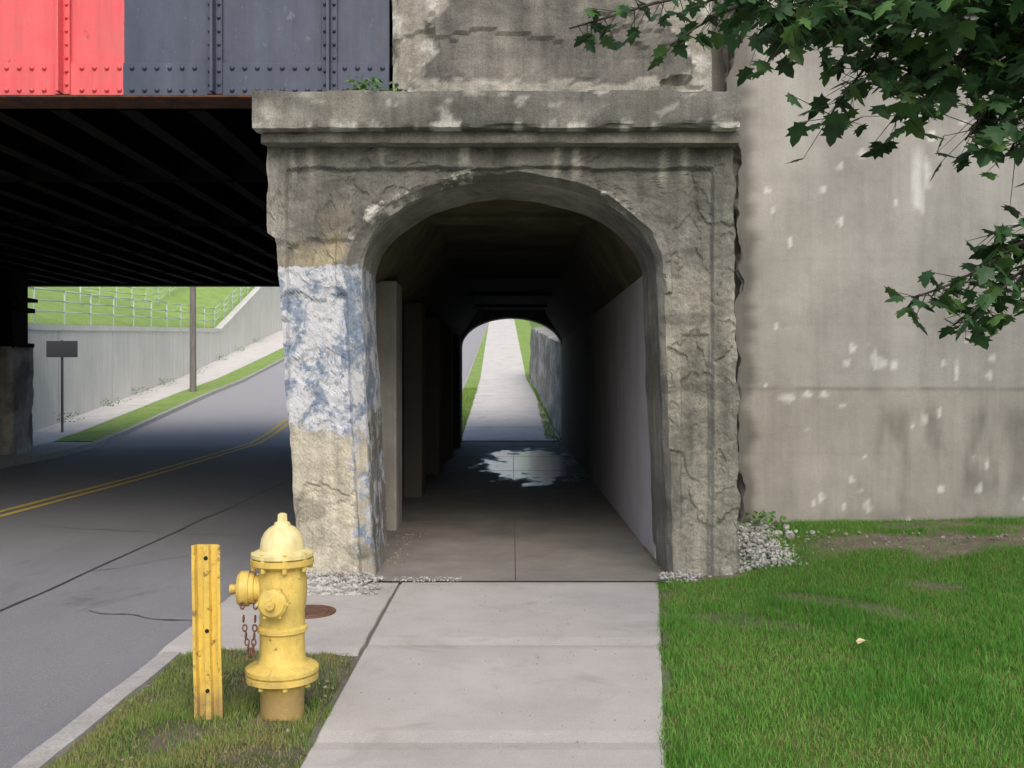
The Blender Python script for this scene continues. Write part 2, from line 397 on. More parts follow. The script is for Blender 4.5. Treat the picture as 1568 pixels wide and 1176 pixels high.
for j in range(ny+1):
    y=lerp(-4,9.5,(j/ny)**.8)
    for i in range(nx+1):
        t=(i/nx)**1.6; x=lerp(sR(min(y,8))+.012,14,t)
        v.append((x,y,lawnz(x,y))); C.append((bareness(x,y),0,0))
def lawnmat():
    M=Mt('lawn_base',.95,.1)
    g=M.mix((.10,.17,.035),(.14,.20,.05),M.map(M.noise(3,5,.7),.4,.6)); so_=M.mix((.30,.265,.20),(.21,.18,.135),M.map(M.noise(6,6,.7),.4,.6))
    c=M.mix(g,so_,M.sep(M.attr('Col'))[0]); c=M.mix(c,M.gray(M.map(M.noise(70,4,.8),.3,.7,.6,1.4)),1.0,'MULTIPLY')
    M.col(c); M.bump(M.noise(60,4,.8),.9,.02); return M.m
mesh_obj('lawn',v,[(j*(nx+1)+i,j*(nx+1)+i+1,(j+1)*(nx+1)+i+1,(j+1)*(nx+1)+i) for j in range(ny) for i in range(nx)],lawnmat(),cols=C,smooth=True)
def leafy(name,rough,tf):
    M=Mt(name,rough,.3); c=M.attr('Col'); M.col(c)
    tr=M.n('ShaderNodeBsdfTranslucent'); M.L(c,tr.inputs['Color'])
    ms=M.n('ShaderNodeMixShader'); ms.inputs[0].default_value=tf
    out=M.nt.nodes['Material Output']; M.L(M.b.outputs[0],ms.inputs[1]); M.L(tr.outputs[0],ms.inputs[2]); M.L(ms.outputs[0],out.inputs[0]); return M.m
M_gr=leafy('grass_blades',.6,.35)
def blades(name,X,Y,Z,h0,h1,w,c1,c2,dry=.06):
    n=len(X); h=rng.uniform(h0,h1,n)
    pn=np.array([noise.noise(Vector((x*1.1,y*1.1,5)))+.5*noise.noise(Vector((x*4,y*4,9))) for x,y in zip(X,Y)])
    h=h*(1+.5*pn)
    a=rng.uniform(0,2*np.pi,n); ln=rng.uniform(0,.9,n)*h; la=rng.uniform(0,2*np.pi,n)
    V=np.zeros((n,3,3)); ww=w*rng.uniform(.6,1.3,n)
    V[:,0]=np.stack([X-np.cos(a)*ww/2,Y-np.sin(a)*ww/2,Z-.005],1)
    V[:,1]=np.stack([X+np.cos(a)*ww/2,Y+np.sin(a)*ww/2,Z-.005],1)
    V[:,2]=np.stack([X+np.cos(la)*ln,Y+np.sin(la)*ln,Z+h],1)
    me=bpy.data.meshes.new(name); me.vertices.add(3*n); me.vertices.foreach_set('co',V.ravel().astype(np.float32))
    me.loops.add(3*n); me.loops.foreach_set('vertex_index',np.arange(3*n,dtype=np.int32))
    me.polygons.add(n); me.polygons.foreach_set('loop_start',np.arange(0,3*n,3,dtype=np.int32))
    me.update(calc_edges=True)
    t=rng.uniform(0,1,n)[:,None]
    t=np.clip(t*.6+.25-pn[:,None]*.6,0,1)
    c=np.array(c1)[None]*(1-t)+np.array(c2)[None]*t
    d=(rng.uniform(0,1,n)<dry*(1+np.clip(-pn*6,0,4))); c[d]=np.array((.42,.38,.17))
    C=np.ones((n,3,4),dtype=np.float32); C[:,:,:3]=c[:,None,:]; C[:,:2,:3]*=.7
    at=me.color_attributes.new('Col','FLOAT_COLOR','POINT'); at.data.foreach_set('color',C.ravel())
    me.materials.append(M_gr); return link(bpy.data.objects.new(name,me))
N=230000
Y=3.3+6.0*rng.uniform(0,1,N)**1.15; X=rng.uniform(.5,6.4,N)
edge=np.interp(Y,[-4,4.1,8.0,9],[.3,.635,1.18,1.2])-.02
m=(X>edge)&(X<Y*.56+.5); X=X[m];Y=Y[m]
bare=np.array([bareness(x,y) for x,y in zip(X,Y)])
m=rng.uniform(0,1,len(X))>bare*.93; X=X[m];Y=Y[m]
Z=np.array([lawnz(x,y) for x,y in zip(X,Y)])
blades('lawn_grass',X,Y,Z,.018,.05,.0065,(.10,.34,.04),(.25,.52,.10),.05)
N=52000
Y=rng.uniform(3.2,5.82,N); X=rng.uniform(-1.95,-.87,N)
dn=np.array([noise.noise(Vector((x*2.6,y*2.6,1))) for x,y in zip(X,Y)])
m=(dn+rng.uniform(-.3,.3,N)>.02)|(rng.uniform(0,1,N)<.16)|((np.abs(X+1.9)<.05)&(rng.uniform(0,1,N)<.4))
X=X[m];Y=Y[m]; Z=np.array([vergez(x,y) for x,y in zip(X,Y)])
blades('verge_grass',X,Y,Z,.012,.036,.007,(.18,.33,.07),(.36,.48,.14),.22)
N=9000
Y=rng.uniform(26.3,40,N); X=np.where(rng.uniform(0,1,N)<.5,rng.uniform(-1.93,-1.35,N),rng.uniform(.9,1.2,N))
Z=np.array([base(y) for y in Y]); blades('verge_grass',X,Y,Z,.04,.09,.02,(.25,.42,.08),(.38,.55,.14))

# ------------------------------------------------------------ tunnel portal
tun=empty('pedestrian_tunnel')
NL=130; NA=170
def prof(bl,br,sl,sr,zs,b):
    P=[]
    for i in range(NL): t=i/NL; P.append((lerp(bl,sl,t),lerp(-.06,zs,t)))
    cx=(sl+sr)/2; a=(sr-sl)/2
    for i in range(NA+1):
        th=math.pi*(1-i/NA); P.append((cx+a*math.cos(th),zs+b*math.sin(th)))
    for i in range(NL): t=1-(i+1)/NL; P.append((lerp(br,sr,t),lerp(-.06,zs,t)))
    return P
inner=prof(-1.12,1.285,-1.235,1.175,2.48,.74)
face=prof(-1.235,1.315,-1.38,1.24,2.48,.80)
ZT=3.62
def leftX(z): return -1.97 if z>2.77 else lerp(-1.73,-1.90,max(0,z)/2.7)
def rightX(z): return lerp(1.83,1.78,z/3.6)
outer=[]
for i in range(NL): z=lerp(-.06,2.9,i/NL); outer.append((leftX(z),z))
n1=30
for i in range(NA+1):
    if i<n1: z=lerp(2.9,ZT,i/n1); outer.append((leftX(z),z))
    elif i<=NA-n1: t=(i-n1)/(NA-2*n1); outer.append((lerp(-1.97,rightX(ZT),t),ZT))
    else: z=lerp(ZT,2.9,(i-(NA-n1))/n1); outer.append((rightX(z),z))
for i in range(NL): z=lerp(2.9,-.06,(i+1)/NL); outer.append((rightX(z),z))
NP=len(inner); V=[];C=[];K=[]
def pcol(x,z):
    g=(.35,.34,.305)
    g=mixc(g,(.25,.243,.22),sstep(-.1,.5,fnoise(x*1.1,z*1.1,1)))
    if x<0: g=mixc(g,(.50,.43,.28),.75*sstep(2.3,2.6,z)*sstep(3.1,2.7,z)*sstep(-1.0,-1.3,x)*sstep(-.4,.3,fnoise(x*3,z*3,8)))
    if x<0: g=mixc(g,(.62,.58,.47),.9*sstep(1.35,1.1,z))
    else: g=mixc(g,(.44,.425,.36),.7*sstep(2.7,2.2,z))
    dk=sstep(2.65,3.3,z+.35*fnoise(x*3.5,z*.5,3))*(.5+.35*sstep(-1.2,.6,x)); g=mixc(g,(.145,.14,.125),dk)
    dk=sstep(.0,.45,fnoise(x*5,z*.5,12))*sstep(.9,1.5,x)*.5; g=mixc(g,(.19,.185,.165),dk)
    if z>3.0: g=mixc(g,(.54,.52,.46),sstep(.20,.45,noise.noise(Vector((x*9,z*.8,0))))*sstep(3.1,3.4,z)*.75)
    # old waterline streaks on the spandrel
    g=mixc(g,(.12,.118,.105),.45*sstep(.28,.40,noise.noise(Vector((x*2.1,z*5.5,14)))))
    return g
def pmask(x,z,k,ang):
    paint=sstep(1.0,1.4,z)*sstep(2.60,2.46,z)*sstep(-1.15,-1.2,x)
    if x<-1.0 and z<1.3: paint=max(paint,.46*sstep(-1.42,-1.25,x))
    eff=.22
    if z>2.5 : eff+= .58*sstep(.14,0,k)*sstep(-.25,.30,fnoise(x*1.5,z*1.5,21))
    eff+=.25*sstep(3.5,3.6,z)*sstep(-.2,.3,fnoise(x*2,1,1))
    if x<0 and 2.5<z<3: eff+=.12
    return (paint,eff,0)
def disp(x,z,k):
    d=0.0
    fr=sstep(3.32,3.29,z+.02*fnoise(x*3,z,2))*sstep(-1.83,-1.80,x)*sstep(1.63,1.60,x)
    d+=.045*fr
    if x>1.3: d+=.025*sstep(1.36,1.38,x)*sstep(1.60,1.58,x)*sstep(1.98,1.95,z)
    s=fnoise(x*1.3+3,z*1.3,2,4)
    d+=.018*sstep(.03,.055,s)
    s=fnoise(x*3.1+3,z*2.6,22,4)
    d+=.012*sstep(.22,.25,s)
    if x<-1.2 and z<2.75: d+=.03*sstep(2.75,2.70,z+.04*fnoise(x*6,z,1))
    d+=.012*fnoise(x*4,z*4,5,4)+.007*fnoise(x*22,z*22,5,2)
    if k<.10 and z>2.3: d-=.03*(1-sstep(.085,.10,k+.025*fnoise(x*5,z*5,30)))
    return d
rings=[]
def ring(pts,y,colk,kk=0,df=None):
    for i,(x,z) in enumerate(pts):
        yy=y+(df(x,z,kk) if df else 0)
        V.append((x,yy,z)); C.append(colk(x,z)); ang=math.sin(math.pi*min(1,max(0,(i-NL)/NA))); K.append(pmask(x,z,kk,ang))
    rings.append(len(V)-NP)
incol=lambda x,z: mixc((.38,.365,.32),(.25,.24,.21),sstep(-.3,.4,fnoise(x*1.5,z*1.5,7))) 
for y in np.linspace(9.0,8.17,10):
    y=float(y)
    pts=[(x+.014*fnoise(x*2,y*3,z*2,3),z+.014*fnoise(x*2+9,y*3,z*2,3)) for x,z in inner]
    ring(pts,y,incol,.5)
for y_,t in ((8.13,.12),(8.09,.4),(8.04,.75)):
    pts=[(lerp(a[0],b[0],t)+.012*fnoise(a[0]*6,t,a[1]*6,3),lerp(a[1],b[1],t)+.008*fnoise(a[0]*6,t+4,a[1]*6,3)) for a,b in zip(inner,face)]
    ring(pts,y_,pcol,.02)
NF=52
for r in range(NF+1):
    t=r/NF
    pts=[]
    for a,b in zip(face,outer):
        x=lerp(a[0],b[0],t); z=lerp(a[1],b[1],t)
        if r==0: x+=.016*fnoise(a[0]*6,1,a[1]*6,3); z+=.014*fnoise(a[0]*6,5,a[1]*6,3)
        if r==NF and z<3.55: x+=(.035 if x>0 else .012)*fnoise(x,2,z*4,4)
        pts.append((x,z))
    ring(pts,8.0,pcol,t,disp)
for y in (8.1,8.25,8.5,9.1):
    pts=[(x+(.03 if x>0 else .012)*fnoise(x,y*3,z*4,4),z) for x,z in outer]
    ring(pts,y,pcol,.9)
F=[]
for a,b in zip(rings[:-1],rings[1:]):
    for i in range(NP-1): F.append((a+i,a+i+1,b+i+1,b+i))
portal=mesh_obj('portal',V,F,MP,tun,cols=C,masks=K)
def ccol(x,y,z):
    c=mixc((.17,.166,.15),(.26,.252,.23),sstep(-.2,.5,fnoise(x*1.2,y,z*2)))
    if x<-.9: c=mixc(c,(.40,.385,.33),.65*sstep(-.9,-1.4,x)*sstep(-.4,.2,fnoise(x*2,1,z*4)))
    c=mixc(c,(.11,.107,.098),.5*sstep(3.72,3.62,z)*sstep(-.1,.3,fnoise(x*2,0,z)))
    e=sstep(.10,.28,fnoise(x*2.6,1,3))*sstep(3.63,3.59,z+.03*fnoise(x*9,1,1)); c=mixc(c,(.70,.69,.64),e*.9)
    e=sstep(.35,.5,fnoise(x*5,1,z*8+3)); c=mixc(c,(.55,.54,.50),e*.6)
    return c
rough_box('cornice',-2.03,1.79,7.75,9.1,3.56,3.86,.03,.007,MP,tun,ccol,chip=.045,seed=2)
rough_box('cornice_bed',-1.99,1.80,7.86,9.05,3.47,3.57,.04,.004,MP,tun,lambda x,y,z:(.26,.25,.22),chip=.03)
def ucol(x,y,z):
    c=mixc((.28,.268,.24),(.19,.183,.168),sstep(-.2,.4,fnoise(x*1.5,y,z*1.5)))
    n=fnoise(x*2,z*2,3,4)*.25
    if x- (z-3.9)*.3 <-.78+n or x+(z-3.9)*.1>1.42+n: c=mixc((.36,.345,.30),(.62,.61,.57),sstep(0,.4,fnoise(x*4,z*4,1)))
    if z<4.12+.1*fnoise(x*3,1,1): c=mixc(c,(.52,.50,.45),.75)
    if z>4.3: c=mixc(c,(.16,.155,.14),.6*sstep(-.1,.4,fnoise(x*.8,z*2,9)))
    return c
def udisp(p,q):
    x,y,z=p
    n=fnoise(x*2,z*2,3,4)*.25
    if x- (z-3.9)*.3 <-.78+n: q.y+=.07*sstep(0,.06,(-.78+n)-(x-(z-3.9)*.3))
    if x+(z-3.9)*.1>1.42+n: q.y+=.09*sstep(0,.06,x+(z-3.9)*.1-1.42-n)
    q.y+=.022*sstep(.05,.08,fnoise(x*1.2,z*2.2,6,4))
    q.x+=-.04*(z-3.9)*(1 if x>1 else 0)*.5
    return q
rough_box('parapet_block',-1.03,1.73,8.4,9.5,3.8,6.6,.035,.018,MP,tun,ucol,chip=.07,dispf=udisp,seed=5)
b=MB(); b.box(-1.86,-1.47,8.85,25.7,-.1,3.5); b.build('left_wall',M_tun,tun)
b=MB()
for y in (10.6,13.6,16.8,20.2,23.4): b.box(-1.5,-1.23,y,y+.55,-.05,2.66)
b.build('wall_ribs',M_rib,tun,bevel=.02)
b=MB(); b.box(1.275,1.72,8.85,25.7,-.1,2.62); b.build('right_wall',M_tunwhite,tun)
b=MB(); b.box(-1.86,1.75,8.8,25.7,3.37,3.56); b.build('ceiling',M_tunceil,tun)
def prism(name,pts,y0,y1,mat):
    n=len(pts); v=[(x,y0,z) for x,z in pts]+[(x,y1,z) for x,z in pts]
    f=[tuple(range(n)),tuple(reversed(range(n,2*n)))]+[(i,i+n,(i+1)%n+n,(i+1)%n) for i in range(n)]
    o=mesh_obj(name,v,f,mat,tun); bm_fix(o); return o
prism('haunch_left',[(-1.48,2.6),(-1.3,2.72),(-.84,3.38),(-1.48,3.38)],8.86,25.7,M_tunceil)
prism('haunch_right',[(1.29,2.61),(1.74,2.61),(1.74,3.38),(.80,3.38)],8.86,25.7,M_tunceil)
b=MB()
for y in (10.6,13.6,16.8,20.2,23.4): b.box(-.9,.86,y,y+.4,3.31,3.40)
b.build('ceiling_beams',M_tunceil,tun,bevel=.02)
b=MB(); b.box(-1.9,-1.02,8.9,25.8,3.50,3.97); b.build('bridge_seat',M_fill,tun)
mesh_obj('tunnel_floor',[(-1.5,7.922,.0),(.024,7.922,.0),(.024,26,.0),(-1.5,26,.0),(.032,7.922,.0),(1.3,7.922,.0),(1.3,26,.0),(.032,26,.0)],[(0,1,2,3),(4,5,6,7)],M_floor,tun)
mesh_obj('tunnel_floor_bed',[(-1.5,7.9,-.01),(1.3,7.9,-.01),(1.3,26,-.01),(-1.5,26,-.01)],[(0,1,2,3)],Mdark.m,tun)
b=MB()
for y in (11.2,14.4,17.6,20.8,24): b.box(-1.46,1.27,y,y+.012,-.01,.002)
b.build('floor_joints',Mdark.m,tun)
NL,NA=20,40
fi=prof(-1.30,1.27,-1.30,1.27,2.45,.75)
fo=[]
for i in range(NL): fo.append((-1.95,lerp(-.06,2.9,i/NL)))
for i in range(NA+1):
    if i<8: fo.append((-1.95,lerp(2.9,3.98,i/8)))
    elif i<=NA-8: fo.append((lerp(-1.95,1.95,(i-8)/(NA-16)),3.98))
    else: fo.append((1.95,lerp(3.98,2.9,(i-NA+8)/8)))
for i in range(NL): fo.append((1.95,lerp(2.9,-.06,(i+1)/NL)))
v=[];f=[];n=len(fi)
for pts,y in ((fo,25.45),(fi,25.45),(fi,26.05),(fo,26.05)):
    v+=[(x,y,z) for x,z in pts]
for k in range(3):
    for i in range(n-1): f.append((k*n+i,k*n+i+1,(k+1)*n+i+1,(k+1)*n+i))
mesh_obj('far_portal',v,f,M_farp,tun)
# ------------------------------------------------------------ big retaining wall (right)
WS=[]
rr=random.Random(5)
def wp(px,py,ra,rb): WS.append(((px-784)/163.9,1.6+(582-py)/163.9,ra,rb))
for px,py,ra,rb in ((1340,552,.04,.09),(1352,556,.04,.05),(1368,558,.05,.06),(1305,532,.03,.05),(1297,556,.03,.04),(1445,556,.03,.03),(1466,566,.03,.08),(1205,610,.07,.05),(1235,605,.05,.03),(1262,604,.04,.03),(1330,775,.04,.07),(1390,800,.06,.05),(1290,620,.04,.03),(1287,338,.03,.05),(1320,236,.04,.05),(1395,178,.08,.05),(1425,207,.05,.06),(1185,323,.02,.04),(1238,658,.02,.03),(1305,735,.02,.03),(1440,750,.03,.04),(1500,748,.03,.05),(1285,255,.02,.06),(1420,260,.02,.2),(1520,548,.03,.05),(1515,575,.03,.04),(1325,700,.02,.03),(1480,520,.03,.03),(1190,500,.02,.03),(1415,640,.02,.06)): wp(px,py,ra,rb)
for i in range(26): wp(rr.uniform(1170,1600),rr.uniform(150,800),rr.uniform(.012,.03),rr.uniform(.012,.05))
def wcol(x,y,z):
    c=mixc((.38,.367,.348),(.46,.445,.425),sstep(-.4,.4,fnoise(x*.7,z*.7,3)))
    if y>9.5: return c
    c=mixc(c,(.32,.31,.29),.4*sstep(.0,.55,fnoise(x*4,z*.5,8)))
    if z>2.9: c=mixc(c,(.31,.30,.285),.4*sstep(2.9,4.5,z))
    c=mixc(c,(.30,.29,.27),.25*sstep(.02,.0,abs((z*1.0)%.61-.3)))
    c=mixc(c,(.18,.175,.16),.7*sstep(.022,.0,abs(z-1.51-.01*noise.noise(Vector((x*3,0,0)))))*sstep(-.5,.1,fnoise(x*3,0,4)))
    if z<1.5: c=mixc(c,(.37,.345,.30),.4)
    dk=sstep(2.9,3.8,x)*sstep(1.45,1.2,z)*sstep(.35,.7,z)*sstep(-.25,.25,fnoise(x*3.5,z*.8,2)); c=mixc(c,(.19,.18,.16),.65*dk)
    c=mixc(c,(.22,.20,.165),.55*sstep(.55,.2,z)*sstep(-.3,.3,fnoise(x*1.5,z*2,5)))
    c=mixc(c,(.12,.115,.10),.75*sstep(2.32,2.18,x+.09*fnoise(2,z*4,5)))  # jagged shadow strip beside the pier, painted into the wall colour
    w=0
    w=max(w,.75*sstep(.07,.03,abs(x-3.79+.02*fnoise(1,z*3,1)))*sstep(3.12,3.2,z+.1*noise.noise(Vector((x*9,z*3,0))))*sstep(3.85,3.6,z))
    for (a,b_,ra,rb) in WS:
        d=math.hypot((x-a)/ra,(z-b_)/rb)
        if d<1.8: w=max(w,.8*sstep(1.15,.6,d+.5*fnoise(x*12,z*9,a,3)))
    return mixc(c,(.76,.755,.73),w)
def wdisp(p,q):
    if p[0]<2.3: q.x+=(.11*fnoise(1,p[1]*2,p[2]*2.2,4)-.02*p[2]+.03)*sstep(2.3,2.12,p[0])
    return q
rwall=empty('concrete_retaining_wall')
rough_box('wall_face',2.12,5.9,9.3,9.95,-.2,5.02,.032,.004,MWALL,rwall,wcol,chip=.03,dispf=wdisp)
rough_box('wall_face_far',5.9,16,9.305,9.95,-.2,5.02,.15,.004,MWALL,rwall,wcol)
rough_box('wall_coping',2.1,16,9.22,10.2,5.02,5.35,.1,.008,MWALL,rwall,lambda x,y,z:(.46,.45,.42),chip=.05)
b=MB(); b.box(-1.0,16,9.6,25.9,3.57,6.2); b.build('embankment_top',M_fill,rwall)
b=MB(); b.box(1.70,16,9.85,25.9,-.2,3.56); b.build('embankment_core',M_fill,rwall)
# ------------------------------------------------------------ railway bridge
br=empty('railway_bridge')
def steel():
    M=Mt('girder_paint',.5,.4)
    x=M.xyz()[0]
    red=M.mix((.86,.12,.14),(.78,.15,.16),M.map(M.noise(3,6,.7),.35,.65)); blu=M.mix((.058,.074,.12),(.09,.108,.16),M.map(M.noise(2.5,6,.7,sc=(1,1,.5)),.35,.65))
    f=M.map(M.math('ADD',x,M.math('MULTIPLY',M.noise(30,2,.5),.01)),-3.352,-3.345)
    c=M.mix(red,blu,f)
    c=M.mix(c,(.14,.07,.045),M.math('MULTIPLY',M.map(M.noise(5,6,.8,sc=(1,1,.6)),.61,.70),.7))
    c=M.mix(c,(.30,.31,.34),M.math('MULTIPLY',M.map(M.noise(14,5,.75,sc=(1,1,.5)),.64,.68),.35))
    c=M.mix(c,M.gray(M.map(M.noise(1,5,.7,sc=(6,6,.5)),.4,.7,1.03,.80)),1.0,'MULTIPLY')
    M.col(c); M.bump(M.noise(8,4,.6),.15,.02); return M.m
M_st=steel()
Mds=Mt('dark_steel',.9,.1); Mds.col(Mds.mix((.013,.011,.010),(.007,.0065,.0065),Mds.map(Mds.noise(2,6,.7),.4,.6)))
Mrst=Mt('rust_edge',.85,.2); Mrst.col(Mrst.mix((.15,.065,.035),(.06,.045,.04),Mrst.map(Mrst.noise(7,6,.7),.4,.6)))
b=MB(); b.box(-15,-1.06,8.62,8.66,4.03,5.7); b.box(-15,-1.06,8.595,8.62,4.035,4.335)
b.box(-15,-1.06,8.40,8.66,5.7,5.76)
stx=[-3.87-1.31*k for k in range(8)]+[-2.56,-1.57]
for x in stx:
    b.box(x-.065,x+.065,8.57,8.595,4.06,5.7); b.box(x-.012,x+.014,8.47,8.57,4.06,5.7)
b.build('girder_web',M_st,br,bevel=.003)
b=MB(); b.box(-15,-1.06,8.48,8.84,4.008,4.028); b.build('bottom_flange',Mrst.m,br,bevel=.003)
b=MB()
def rivet(x,y,z,r=.022): b.lathe([(r,0),(r*.85,.012),(r*.5,.02),(r*.1,.023)],(x,y,z),(0,-1,0),8)
x=-9.0
while x<-1.1:
    if min(abs(x-s) for s in stx)>.075:
        rivet(x,8.595,4.29); rivet(x+.0,8.595,4.10)
    x+=.108
for s in stx:
    if s>-9:
        z=4.14
        while z<5.6: rivet(s-.04,8.57,z,.016); rivet(s+.042,8.57,z,.016); z+=.115
b.build('rivets',M_st,br,smooth=True)
b=MB(); b.box(-15,-1.03,8.67,25.0,4.32,4.5)
x=-14.6
while x<-1.2: b.box(x,x+.02,8.9,24.9,4.03,4.32); b.box(x-.07,x+.09,8.9,24.9,4.005,4.03); x+=.62
for y in (12.0,15.4,18.8,22.2): b.box(-15,-1.05,y,y+.03,3.99,4.31)
b.box(-15,-1.04,25.0,25.05,3.985,5.7); b.box(-15,-1.04,24.85,25.2,3.96,3.984)
b.build('deck_and_stringers',Mds.m,br)
b=MB(); b.box(-15,-1.0,8.7,25,5.3,5.5); b.build('ballast_deck',M_fill,br)
def colcol(x,y,z): return mixc((.58,.58,.60),(.30,.30,.31),sstep(-.1,.4,fnoise(x*2,y*2,z*1.5)))
for i,y in enumerate((13.5,17.5,21.5)):
    rough_box('pedestal_%d'%(i+1),-11.75,-10.78,y,y+.95,-.1,2.35,.10,.03,MP,br,colcol,chip=.08,seed=i)
    b=MB(); b.box(-11.6,-10.85,y+.12,y+.83,2.3,3.99); b.box(-11.7,-10.72,y+.05,y+.9,3.1,3.2); b.box(-11.7,-10.74,y+.05,y+.9,2.33,2.42); b.box(-11.72,-10.68,y,y+.95,3.34,3.42)
    b.build('bearing_post_%d'%(i+1),Mds.m,br,bevel=.01)
b=MB(); b.box(-15.5,-13.3,8.5,25.2,-.3,4.3); b.build('abutment',M_fill,br)
# ------------------------------------------------------------ fire hydrant
def ypaint(name,c1,c2,rs=.64):
    M=Mt(name,.55,.35)
    c=M.mix(c1,c2,M.map(M.noise(9,6,.7),.4,.6))
    z=M.xyz()[2]
    c=M.mix(c,(.26,.15,.06),M.map(M.noise(22,6,.8),rs,rs+.05))
    gr=M.map(M.noise(6,6,.75,sc=(2,2,.5)),.48,.70); c=M.mix(c,(.42,.32,.13),M.math('MULTIPLY',gr,.6))
    lo=M.math('MULTIPLY',M.map(z,.24,.1),M.map(M.noise(8,6,.7),.32,.50)); c=M.mix(c,(.32,.22,.11),M.math('MULTIPLY',lo,.8))
    M.col(c); M.bump(M.noise(40,5,.7),.4,.006); return M.m
M_hy=ypaint('hydrant_yellow',(.78,.60,.16),(.68,.50,.12),.60); M_hb=ypaint('hydrant_bonnet',(.84,.76,.42),(.78,.68,.32),.66); M_po=ypaint('post_yellow',(.80,.58,.12),(.70,.49,.09),.565)
hy=empty('fire_hydrant'); hx,hyy=-1.09,4.72
b=MB(); o=(hx,hyy,-.02)
b.lathe([(.102,0),(.102,.17),(.108,.195)],o,seg=40)
b.lathe([(.15,.195),(.168,.205),(.168,.228),(.155,.234),(.155,.238),(.17,.243),(.17,.262),(.15,.275),(.118,.285),(.108,.31),(.104,.40),(.106,.425),(.118,.435),(.118,.452),(.106,.462),(.104,.53),(.112,.56),(.116,.62),(.115,.68),(.108,.71),(.108,.735),(.135,.742),(.148,.752),(.148,.775),(.135,.778)],o,seg=48)
b.build('barrel',M_hy,hy,smooth=True,auto=True)
b=MB()
b.lathe([(.135,.781),(.145,.786),(.145,.802),(.125,.812),(.105,.818),(.103,.84),(.098,.87),(.083,.90),(.06,.922),(.04,.932),(.036,.945),(.03,.948)],o,seg=48)
b.lathe([(.024,.948),(.022,.985),(.012,.99)],o,seg=5)
b.build('bonnet',M_hb,hy,smooth=True,auto=True)
b=MB()
for k in range(8):
    a=k*math.pi/4+.3
    for r,z in ((.132,.725),(.148,.185)):
        p=Vector((hx+r*math.cos(a),hyy+r*math.sin(a),z-.02)); b.lathe([(.013,0),(.013,.085)],p,seg=6)
b.build('flange_bolts',M_hy,hy)
b=MB()
b.lathe([(.062,.06),(.062,.125),(.074,.128),(.074,.15),(.083,.152),(.083,.19),(.07,.205),(.03,.21),(.022,.212),(.022,.242),(.01,.244)],(hx,hyy,.615),(-1,-.12,0),seg=24)
b.lathe([(.05,.06),(.05,.125),(.058,.128),(.058,.145),(.068,.147),(.068,.175),(.055,.188),(.022,.192),(.02,.215),(.008,.217)],(hx,hyy,.575),(-.04,-1,0),seg=24)
for k in range(6):
    a=k*math.pi/3; b.tube((hx+.068*math.cos(a)-.006,hyy-.15,.575+.068*math.sin(a)),(hx+.068*math.cos(a)-.006,hyy-.175,.575+.068*math.sin(a)),.008)
b.build('nozzle_caps',M_hy,hy,smooth=True,auto=True)
b=MB(); pts=[]
for i in range(17):
    t=i/16; pts.append(Vector((hx-.165+.06*t+.015*math.sin(t*3),hyy-.09-.02*math.sin(t*3),.55-.22*max(0,math.sin(math.pi*t))**.8)))
for i,p in enumerate(pts):
    b.torus(p,.010,.0035,Matrix.Rotation(i*1.57,3,'Z')@Matrix.Rotation(1.57,3,'X'))
b.build('chain',Mru.m,hy,smooth=True)
# ------------------------------------------------------------ yellow marker post (steel channel)
pt=empty('yellow_post')
v=[];f=[]
sec=[(-.066,-.028),(-.052,-.028),(-.046,-.0),(-.018,.0),(-.012,-.022),(.012,-.022),(.018,.0),(.046,.0),(.052,-.028),(.066,-.028),(.066,-.018),(.058,-.018),(.05,.010),(-.05,.010),(-.058,-.018),(-.066,-.018)]
n=len(sec); K_=24
for j in range(K_+1):
    z=-.15+1.0*j/K_; w=.0025*noise.noise(Vector((z*4,0,0)))
    for x,y in sec: v.append((x+w-.045*z*.35,y,z))
for j in range(K_):
    for i in range(n): f.append((j*n+i,j*n+(i+1)%n,(j+1)*n+(i+1)%n,(j+1)*n+i))
f.append(tuple(K_*n+i for i in range(n)))
o=mesh_obj('channel',v,f,M_po,pt); o.location=(-1.415,4.66,-.02); bm_fix(o)
Mh=Mt('hole_dark',.9); Mh.col((.02,.018,.015))
b=MB()
for x,z in ((.0,.79),(-.002,.17),(.0,.45)): b.lathe([(.010,0),(.010,.003)],(x-.045*z*.35,-.0215,z),(0,-1,0),12)
o=b.build('bolt_holes',Mh.m,pt); o.location=(-1.415,4.66,-.02)
# ------------------------------------------------------------ utility pole, sign
Mw=Mt('pole_wood',.9); Mw.col(Mw.mix((.22,.20,.19),(.14,.13,.12),Mw.map(Mw.noise(3,6,.7,sc=(6,6,.4)),.4,.6)))
up=empty('utility_pole'); b=MB(); b.lathe([(.13,0),(.115,4),(.10,9.5)],(-12.4,38.7,1.0),seg=14); b.build('shaft',Mw.m,up,smooth=True,auto=True)
b=MB(); b.box(-13.5,-11.3,38.55,38.65,9.7,9.82); b.build('crossarm',Mw.m,up)
Mgs=Mt('galvanised_steel',.5,.5,.3); Mgs.col((.20,.205,.215))
sg=empty('road_sign'); b=MB(); b.box(-12.68,-12.62,27.98,28.02,-.1,2.72); b.build('post',Mgs.m,sg)
b=MB(); b.box(-13.08,-12.2,27.955,27.975,2.24,2.70); b.build('plate',Mgs.m,sg,bevel=.004)
